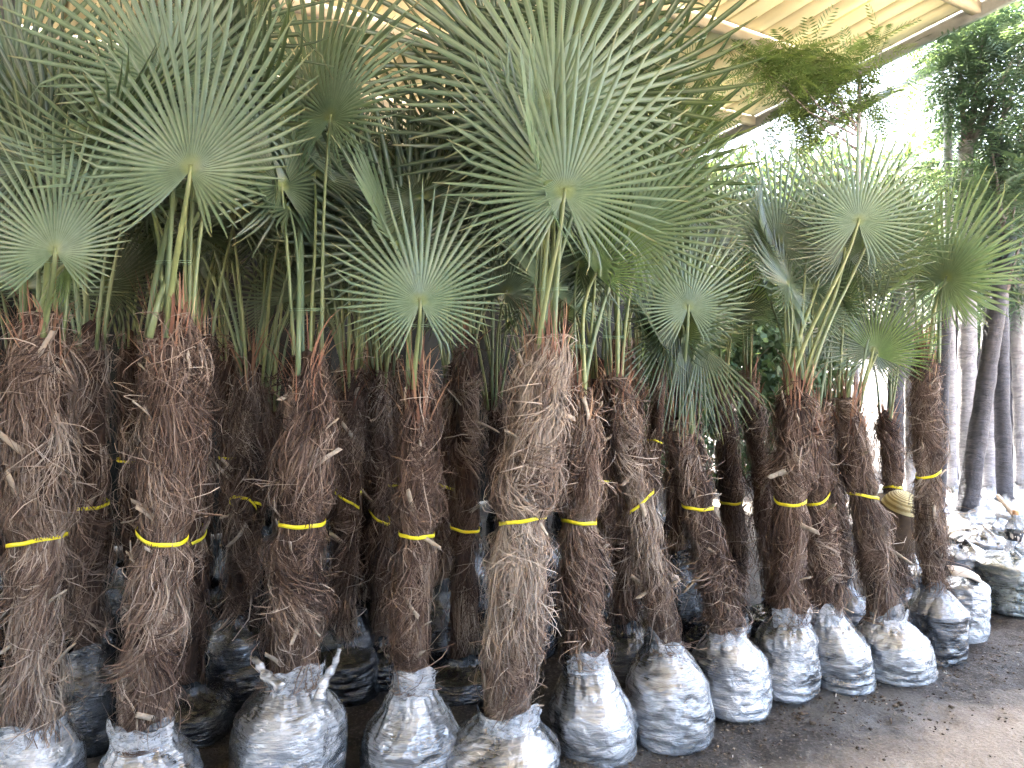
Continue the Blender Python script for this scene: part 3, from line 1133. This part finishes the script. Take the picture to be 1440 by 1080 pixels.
# ------------------------------------------------------------------ second row, seen in the gaps
SR = 'palms in the second row'
SEC = [
    ('dark slim palm in the gap between the two leftmost front palms', 118, 3.20, (122, 892), (132, 470), .082, 690, .17, 'film_black'),
    ('reddish dark palm touching the right side of the second front palm', 262, 2.98, (264, 968), (285, 470), .090, 757, .18, 'film_black'),
    ('bare dark palm left of the bag with twisted corners', 338, 3.30, (345, 905), (352, 500), .082, 713, .18, 'film_black'),
    ('dark palm just right of the broad palm with the twisted bag', 480, 3.35, (482, 900), (490, 520), .072, 710, .17, 'film_black'),
    ('distant slim dark palm with small yellow tape left of the slim front palm', 512, 3.95, (512, 850), (515, 520), .075, 700, .17, 'film_black'),
    ('dark palm peeping out left of the slim front palm', 535, 3.50, (540, 900), (532, 520), .075, 727, .17, 'film_black'),
    ('dark palm between the slim front palm and the golden-haired one', 648, 3.40, (650, 930), (655, 470), .098, 748, .19, 'film_black'),
    ('dark palm behind the left-leaning palm right of centre', 885, 3.85, (880, 880), (890, 510), .090, None, .17, 'film_black'),
    ('dark palm between the two leaning palms right of centre', 1000, 4.25, (1032, 860), (1015, 540), .090, 710, .17, 'film_black'),
    ('dark palm leaning left behind the egg-shaped bag', 1085, 4.45, (1088, 850), (1052, 520), .078, None, .16, 'film_black'),
    ('dark palm with a bluish bag between the flat-bottomed bag and its neighbour', 1205, 4.30, (1180, 820), (1165, 560), .075, None, .15, 'film_grey'),
    ('palm with the straw hat hung on its trunk', 1262, 4.60, (1270, 830), (1245, 580), .080, 690, .15, 'film_grey'),
]
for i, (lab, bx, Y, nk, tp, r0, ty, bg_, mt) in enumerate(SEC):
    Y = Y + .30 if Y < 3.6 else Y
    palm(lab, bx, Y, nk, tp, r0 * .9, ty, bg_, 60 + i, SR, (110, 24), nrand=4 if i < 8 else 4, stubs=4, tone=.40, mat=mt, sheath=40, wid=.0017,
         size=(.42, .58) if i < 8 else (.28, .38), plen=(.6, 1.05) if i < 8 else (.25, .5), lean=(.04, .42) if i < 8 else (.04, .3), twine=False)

# ------------------------------------------------------------------ deep rows: four palms copied
def children(o):
    return [c for c in bpy.data.objects if c.parent == o]


def proto(seed, hgt, r0):
    r = np.random.default_rng(seed)
    root = thing('palm_tree', 'shaded palm standing in the dim rows behind the front palms', 'palm tree', (0, 0, 0), 0, 'palms in the dim back rows')
    tr = Trunk((0, 0, .40), (r.normal(0, .06), r.normal(0, .06), hgt), r0, seed)
    obj('trunk', trunk_core(tr, 16, 30), root)
    obj('trunk_fibre', fibre_mesh(tr, r, 60, 18, .42, 4, .002), root, kind='stuff')
    obj('tape', tape_mesh(tr, .45, r, 24), root)
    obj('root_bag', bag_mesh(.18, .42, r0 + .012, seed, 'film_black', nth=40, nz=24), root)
    random_fronds(root, tr, r, 6, size=(.42, .58), lean=(.04, .5), plen=(.6, 1.1), young=0)
    return root


protos = [proto(90, 1.55, .09), proto(91, 1.75, .10), proto(92, 1.4, .085), proto(93, 1.65, .095)]
spots = []
gr = np.random.default_rng(12)
for row, d in enumerate((3.75, 4.35, 5.0, 5.7)):
    e = -3.4 - .25 * row + gr.uniform(0, .3)
    while e < 3.2 + .25 * row:
        p = ROW_E * (e + gr.normal(0, .05)) + ROW_N * (d + gr.normal(0, .08))
        u = p[0] / p[1]
        q = p[0] * RP[0] + p[1] * RP[1]
        if -.72 < u < .40 and q < 6.4:
            spots.append(p)
        e += .52
    
used = [False] * 4
for i, p in enumerate(spots):
    k = int(gr.integers(4))
    src = protos[k]
    rz = float(gr.uniform(0, 6.28))
    if not used[k]:
        used[k] = True
        dst = src
    else:
        dst = src.copy()
        COL.objects.link(dst)
        for ch in src.children:
            c = ch.copy()
            COL.objects.link(c)
            c.parent = dst
            for g in ch.children:
                gg = g.copy()
                COL.objects.link(gg)
                gg.parent = c
    dst.location = (p[0], p[1], ground_z(p)[0] - .005)
    dst.rotation_euler = (0, 0, rz)

# ------------------------------------------------------------------ nursery trees with wrapped trunks at the right
def pinnate(r, L=.34, pairs=9, w=.0085):
    """one feathery leaf along +Y"""
    V, F = [], []
    arch = r.uniform(.1, .5)
    for k in range(pairs):
        u = (k + 1) / pairs
        y = L * u
        z = -arch * L * u * u
        ll = L * .30 * math.sin(.35 + 2.5 * (1 - u) * .9 + .25)
        for s in (-1, 1):
            b = len(V)
            c = np.array([0, y, z])
            tip = np.array([s * ll, y + ll * .55, z - .25 * ll])
            side = np.array([-.5 * s, .9, 0]) * w
            V += [c, c * .45 + tip * .55 - side, tip, c * .45 + tip * .55 + side]
            F.append([b, b + 1, b + 2, b + 3])
    b = len(V)
    V += [np.array([-.0025, 0, 0]), np.array([.0025, 0, 0]), np.array([.001, L, -arch * L]), np.array([-.001, L, -arch * L])]
    F.append([b, b + 1, b + 2, b + 3])
    return np.array(V), np.array(F)


def crown_mesh(clusters, r, nleaf, L=(.28, .42), mat='fern', base=np.zeros(3), w=.0085, pairs=9):
    """clusters: (centre, radius) in world space; feathery leaves in sprays radiating within each"""
    tmpl = [pinnate(r, 1.0, pairs, w / .34) for _ in range(5)]
    parts, rn = [], []
    vol = np.array([c[1] ** 2 for c in clusters])
    cnt = np.maximum(4, (nleaf * vol / vol.sum()).astype(int))
    for (c, rad), n in zip(clusters, cnt):
        c = np.array(c)
        made = 0
        while made < n:
            g = r.normal(0, .42, 3) * rad
            g[2] *= .75
            p0 = c + g
            spray = r.integers(3, 7)
            tone = r.random()
            for k in range(spray):
                V, F = tmpl[r.integers(5)]
                d = g / (np.linalg.norm(g) + 1e-6) * .5 + r.normal(0, .7, 3)
                d[2] = d[2] * .55 + .05
                y = Vector(d).normalized()
                z = Vector((r.normal(0, .3), r.normal(0, .3), 1))
                z = (z - y * z.dot(y)).normalized()
                x = y.cross(z)
                m = np.array([x, y, z]).T
                parts.append(((V * r.uniform(*L)) @ m.T + p0 - base, F))
                rn += [np.clip(tone + r.normal(0, .25), 0, 1)] * len(V)
                made += 1
    V, F = merge(parts)
    return mesh('crown', V, F, M[mat], False, {'rnd': rn})


def wrapped_tree(label, foot, topp, Y, wpx, mat, bagr, clusters, nleaf, seed, topY=None, cat='tree', group='wrapped nursery trees', bag_mat='film', bagh=.34, L=(.28, .42), fmat='fern', upmat='bark', split=.6, bark_up=None):
    r = np.random.default_rng(seed)
    P = px(foot[0], foot[1], Y)
    P[2] = 0
    root = thing('nursery_tree', label, cat, tuple(P), 0, group)
    tp = px(topp[0], topp[1], topY or Y) - P
    r0 = wpx / 2 / FPX * Y
    foot_z = np.array([0, 0, bagh - .06])
    n = 34
    u = np.linspace(0, 1, n)
    wob = fbm(np.stack([u * 4, u * 0 + seed, u * 0], 1), 2)[:, None] * np.array([.02, .02, 0])
    pts = foot_z + (tp - foot_z) * u[:, None] + wob
    rad = r0 * (1.05 - .25 * u) * (1 + .05 * fbm(np.stack([u * 30, u * 0 + seed, u * 0 + 2], 1), 2))
    V, F = tube(pts, rad, 20)
    q = (V + P) * np.array([22, 22, 9])
    o2 = V[:-2].reshape(n, 20, 3)
    cc = o2.mean(1, keepdims=True)
    nn = fbm(((o2 + P) * np.array([16, 16, 11])).reshape(-1, 3), 3).reshape(n, 20, 1)
    V[:-2] = (cc + (o2 - cc) * (1 + .10 * nn)).reshape(-1, 3)
    obj('trunk', mesh('trunk', V, F, M[mat]), root)
    # limbs towards each cluster
    for c, rad_ in clusters:
        e = np.array(c) - P
        uu = min(.98, max(.55, (e[2] - .5) / max(tp[2], .1)))
        a = foot_z + (tp - foot_z) * uu
        if np.linalg.norm(e - a) < .05:
            continue
        midp = (a + e) / 2 + np.array([0, 0, -.08])
        V, F = tube([a, (a + midp) / 2, midp, (midp + e) / 2 + np.array([0, 0, .02]), e + (e - a) * .25], np.linspace(r0 * .45, r0 * .10, 5), 6)
        obj('branch', mesh('branch', V, F, M[upmat]), root)
    if clusters:
        obj('crown', crown_mesh(clusters, r, nleaf, L, fmat, P), root)
    if bagr:
        obj('root_bag', bag_mesh(bagr, bagh, r0 + .02, seed, bag_mat, nth=64, nz=36), root)
    return root


def cl(*a):
    return [(px(x, y, Y), rpx / FPX * Y) for x, y, Y, rpx in a]


wrapped_tree('nursery tree with dark wrapped trunk leaning right, feathery crown', (1357, 757), (1418, 330), 6.3, 26, 'wrap_dark', .26,
             cl((1425, 300, 6.3, 55), (1432, 350, 6.2, 40), (1400, 240, 6.5, 45)), 150, 201)
wrapped_tree('nursery tree with wrinkled grey wrap just left of the dark leaning trunk', (1362, 730), (1358, 200), 7.0, 25, 'wrap_grey', .28,
             cl((1380, 70, 7.0, 70), (1350, 110, 7.1, 55), (1400, 130, 7.0, 60), (1395, 20, 7.2, 60), (1420, 90, 6.8, 55), (1345, 30, 7.2, 45)), 520, 202)
wrapped_tree('nursery tree with straight dark wrap right of the leaning trunk', (1412, 745), (1402, 180), 6.9, 21, 'wrap_dark', .26,
             cl((1410, 160, 6.8, 55), (1435, 190, 6.7, 50), (1440, 60, 6.9, 60), (1425, 250, 6.7, 50)), 420, 203)
wrapped_tree('nursery tree with pale grey wrap at the right edge', (1437, 700), (1428, 250), 7.6, 20, 'wrap_grey', .28,
             cl((1440, 270, 7.4, 50), (1425, 390, 7.5, 45), (1440, 330, 7.3, 50)), 260, 204)
wrapped_tree('nursery tree with slim grey wrap and white swollen foot bag', (1388, 742), (1384, 300), 8.2, 13, 'wrap_grey', .30,
             cl((1375, 200, 8.2, 55), (1390, 330, 8.2, 50), (1360, 260, 8.2, 50)), 260, 205)
wrapped_tree('nursery tree with grey wrap close behind the bucket palm', (1338, 720), (1333, 130), 7.4, 14, 'wrap_grey', .26,
             cl((1322, 60, 7.6, 40), (1340, 160, 7.6, 35)), 110, 206, upmat='bark')
wrapped_tree('nursery tree with thin grey wrap left of the bucket palm', (1282, 700), (1278, 300), 7.2, 16, 'wrap_grey', .26,
             cl((1270, 260, 7.4, 40)), 60, 207)
wrapped_tree('nursery tree with black wrapped trunk behind the straw hat', (1258, 700), (1262, 380), 6.6, 22, 'wrap_dark', .26,
             cl((1255, 330, 6.8, 40)), 50, 208)
wrapped_tree('nursery tree with black wrapped trunk and blue sheen right of the bucket palm stalks', (1318, 700), (1332, 380), 6.6, 20, 'wrap_dark', .26,
             cl((1345, 350, 6.8, 35)), 50, 209)
wrapped_tree('middle-distance nursery tree with dark wrap close right of the bucket palm', (1343, 690), (1347, 330), 7.9, 17, 'wrap_dark', .25,
             cl((1350, 330, 7.9, 40)), 90, 231)
wrapped_tree('middle-distance nursery tree with grey wrap between leaning and straight dark trunks', (1391, 690), (1396, 330), 7.5, 19, 'wrap_grey', .25,
             cl((1398, 400, 7.6, 40)), 90, 232)
wrapped_tree('middle-distance nursery tree with dark wrap beside the right edge', (1425, 690), (1418, 330), 7.9, 16, 'wrap_dark', .25,
             cl((1415, 320, 7.9, 45)), 90, 233)
wrapped_tree('middle-distance nursery tree with dark wrap left of the bucket palm', (1270, 690), (1274, 380), 8.2, 17, 'wrap_dark', .25,
             cl((1272, 400, 8.2, 40)), 80, 234)
wrapped_tree('far slim nursery tree seen between the bucket palm and the wrinkled grey trunk', (1349, 650), (1351, 380), 9.4, 10, 'wrap_grey', .24,
             cl((1350, 400, 9.4, 40), (1340, 430, 9.2, 30)), 110, 221)
wrapped_tree('far slim nursery tree just right of the wrinkled grey trunk', (1377, 650), (1374, 380), 9.8, 12, 'wrap_dark', .24,
             cl((1375, 410, 9.6, 40), (1390, 440, 9.4, 30)), 110, 222)
wrapped_tree('far slim nursery tree between the two dark trunks at the right', (1399, 640), (1402, 380), 10.2, 11, 'wrap_grey', .24,
             cl((1410, 430, 10, 40)), 80, 223)
wrapped_tree('far slim nursery tree left of the pale trunk at the right edge', (1423, 640), (1420, 380), 9.6, 13, 'wrap_grey', .24,
             cl((1430, 440, 9.4, 40)), 80, 224)
wrapped_tree('feathery tree with thin grey stem reaching under the roof edge', (1205, 690), (1208, 100), 6.4, 7, 'wrap_grey', .22,
             cl((1065, 92, 6.1, 26), (1095, 85, 6.1, 30), (1130, 80, 6.2, 32), (1165, 92, 6.2, 34), (1110, 125, 6.3, 32), (1150, 135, 6.4, 34), (1190, 110, 6.4, 34), (1185, 165, 6.5, 32), (1130, 178, 6.6, 30), (1225, 150, 6.6, 26), (1085, 200, 6.7, 26), (1240, 70, 6.3, 20)), 860, 210, L=(.17, .28), fmat='fern_bright')
wrapped_tree('bright green feathery tree just right of the largest palm fans', (965, 690), (960, 130), 6.6, 14, 'bark', .24,
             cl((955, 150, 6.5, 34), (970, 185, 6.5, 34), (985, 165, 6.6, 26), (945, 110, 6.6, 28), (965, 215, 6.6, 34), (905, 40, 6.8, 22)), 230, 211, fmat='fern_bright', L=(.2, .3))

# ------------------------------------------------------------------ hedge trees and boundary wall beyond
def leafy_tree(label, x, y_top, y_low, Y, wpx, seed, n=2600):
    r = np.random.default_rng(seed)
    top, low = px(x, y_top, Y), px(x, y_low, Y)
    P = np.array([top[0], Y, 0.0])
    root = thing('hedge_tree', label, 'tree', tuple(P), 0, 'trees beyond the shed')
    rz = (top[2] - low[2]) / 2
    rx = wpx / 2 / FPX * Y
    c = np.array([0, 0, (top[2] + low[2]) / 2])
    d = r.normal(0, 1, (n, 3))
    d /= np.linalg.norm(d, axis=1)[:, None]
    rr = r.random(n) ** .4 * (1 + .30 * fbm(d * 2.6 + seed, 3))
    p = c + d * rr[:, None] * np.array([rx, rx, rz])
    s = r.uniform(.05, .10, n)[:, None]
    a = r.normal(0, 1, (n, 3))
    a /= np.linalg.norm(a, axis=1)[:, None]
    b = np.cross(a, r.normal(0, 1, (n, 3)))
    b /= np.linalg.norm(b, axis=1)[:, None]
    V = np.stack([p - a * s, p - b * s * .45, p + a * s, p + b * s * .45], 1).reshape(-1, 3)
    F = np.arange(4 * n).reshape(-1, 4)
    obj('crown', mesh('crown', V, F, M['hedge'], False, {'rnd': np.repeat(r.random(n), 4)}), root)
    V, F = tube([(0, 0, 0), (.05, 0, c[2] * .5), (0, 0, c[2]), (0, 0, c[2] + rz * .6)], [.11, .09, .07, .02], 10)
    obj('trunk', mesh('trunk', V, F, M['bark']), root)


leafy_tree('dense dark hedge tree low behind the leaning palms', 930, 330, 720, 10.5, 230, 305, 9000)
leafy_tree('dense dark hedge tree low behind the egg-shaped bag palm', 1090, 340, 690, 10.8, 210, 306, 9000)
leafy_tree('low far shrub behind the wrinkled grey trunk', 1352, 420, 585, 13, 90, 307, 2600)
leafy_tree('low far shrub behind the straight dark trunk at the right', 1425, 430, 590, 13, 80, 308, 2600)
leafy_tree('dense dark hedge tree under the low end of the roof edge', 1020, 205, 430, 11, 190, 301, 3600)
leafy_tree('dense dark hedge tree behind the feathery thin-stemmed tree', 1150, 195, 450, 11.5, 180, 302, 3600)
leafy_tree('dense dark hedge tree below the bright sky, left of the tall trunks', 1270, 190, 430, 12, 170, 303, 3600)
leafy_tree('dense dark hedge tree behind the wrapped trunks near the right edge', 1400, 215, 470, 11, 180, 304, 3600)

rail = thing('fence_rail', 'thin dark rail fence behind the wrapped trunks', 'fence')
a, b = px(1300, 566, 9.6), px(1470, 566, 9.0)
beam('rail', a, b, .03, .05, M['steel'], rail)
for k in np.linspace(.04, .96, 4):
    p = a + (b - a) * k
    beam('post', (p[0], p[1] + .045, 0), (p[0], p[1] + .045, p[2] + .05), .04, .04, M['steel'], rail)

# ------------------------------------------------------------------ loose wrapped bags, bottle, card, hat, stick at the right
def loose_bag(label, x, Y, r0, hz, mat, seed, style='drum', rn=.06, rz=0):
    P = px(x, 800, Y)
    P[2] = ground_z(P)[0] - .004
    o = obj('wrapped_root_ball', bag_mesh(r0, hz, rn, seed, mat, (0, 0), style), None, tuple(P), label=label, category='root ball', group='wrapped root balls on the ground')
    return o


big = loose_bag('large round film-wrapped root ball carrying the plastic bottle', 1424, 4.92, .235, .36, 'film_green', 401, rn=.006)
loose_bag('pale film-wrapped root ball close behind the dark bucket', 1356, 4.42, .13, .36, 'film', 402, rn=.006)
loose_bag('small white film bundle between bucket palm and leaning dark trunk', 1352, 5.1, .17, .36, 'film_grey', 403, rn=.006)
loose_bag('white film bundle left of the bucket behind the flat-bottomed bag', 1285, 4.75, .15, .34, 'film', 404, rn=.006)
loose_bag('white film bundle under the dark leaning trunk', 1378, 5.7, .20, .30, 'film_grey', 405, rn=.006)
loose_bag('low white film bundle behind the bottle', 1400, 6.0, .22, .28, 'film_grey', 406, rn=.006)

bt = thing('plastic_bottle', 'clear plastic bottle with orange cap and dark label on the large root ball', 'bottle', tuple(px(1427, 800, 4.86) * np.array([1, 1, 0]) + np.array([0, 0, .345])))
V, F = lathe([(.001, .0), (.056, .0), (.060, .012), (.060, .05), (.057, .06), (.060, .07), (.060, .17), (.056, .19), (.036, .225), (.018, .252), (.016, .258), (.016, .272), (.001, .272)], 28)
obj('bottle_body', mesh('bottle_body', V, F, M['clear']), bt)
V, F = lathe([(.0612, .105), (.0625, .106), (.0625, .154), (.0612, .155)], 28)
obj('bottle_label', mesh('bottle_label', V, F, M['label']), bt)
V, F = lathe([(.018, .262), (.020, .263), (.020, .285), (.017, .288), (.001, .288)], 20)
obj('bottle_cap', mesh('bottle_cap', V, F, M['cap']), bt)

P = px(1354, 818, 4.40)
c = obj('cardboard_scrap', None)
bpy.data.objects.remove(c)
V = []
for k in range(7):
    u = k / 6
    for s in (-1, 1):
        for z in (0, .005):
            V.append([(u - .5) * .17, s * .055 * (1 - .15 * u), z + .02 * math.sin(u * 3) - .035 * u])
F = []
for k in range(6):
    a = 4 * k
    F += [[a, a + 4, a + 6, a + 2], [a + 1, a + 3, a + 7, a + 5], [a, a + 1, a + 5, a + 4], [a + 2, a + 6, a + 7, a + 3]]
F += [[0, 2, 3, 1], [24, 25, 27, 26]]
o = obj('cardboard_scrap', mesh('cardboard_scrap', V, np.array(F), M['card'], False), None, (P[0], P[1] - .03, .372), label='brown cardboard scrap lying on the pale wrapped root ball', category='cardboard')
o.rotation_euler = (R(18), R(6), R(-12))

# straw hat hung on the trunk: domed crown, wide brown brim sagging to the front
P = px(1268, 712, 4.38)
hat = thing('straw_hat', 'pale straw hat with brown drooping brim hung between two palm trunks', 'hat', tuple(P))
hat.rotation_euler = (R(16), R(14), R(-10))
prof = [(.001, .085), (.035, .082), (.065, .070), (.088, .048), (.102, .018), (.108, -.005)]
V, F = lathe(prof, 36)
V2, F2 = lathe([(a - .003, b - .003) for a, b in prof], 36)
V, F = merge([(V, F[:, ::-1]), (V2, F2)])
obj('hat_crown', mesh('hat_crown', V, F, M['straw']), hat)
n, m = 60, 8
th = np.arange(n) / n * 2 * np.pi
u = np.linspace(0, 1, m)
TH, U = np.meshgrid(th, u)
front = np.clip(-np.sin(TH - .35), 0, 1)
rad = .107 + U * (.105 - .035 * front)
Z = -.004 - U * (.03 + .16 * front ** .7) + .006 * np.sin(TH * 5) * U
V = np.stack([np.cos(TH) * rad, np.sin(TH) * rad, Z], -1).reshape(-1, 3)
V2 = V + np.array([0, 0, -.004])
F = grid_faces(n, m, True)
V, F = merge([(V, F), (V2, F[:, ::-1])])
obj('hat_brim', mesh('hat_brim', V, F, M['straw_brown']), hat)

V, F = tube([px(1403, 697, 6.0), px(1425, 724, 5.75), px(1452, 756, 5.5)], [.016, .017, .018], 10)
obj('wooden_stick', mesh('wooden_stick', V, F, M['stub']), None, label='pale wooden stick slanting across the wrapped trunks at the right edge', category='stick')
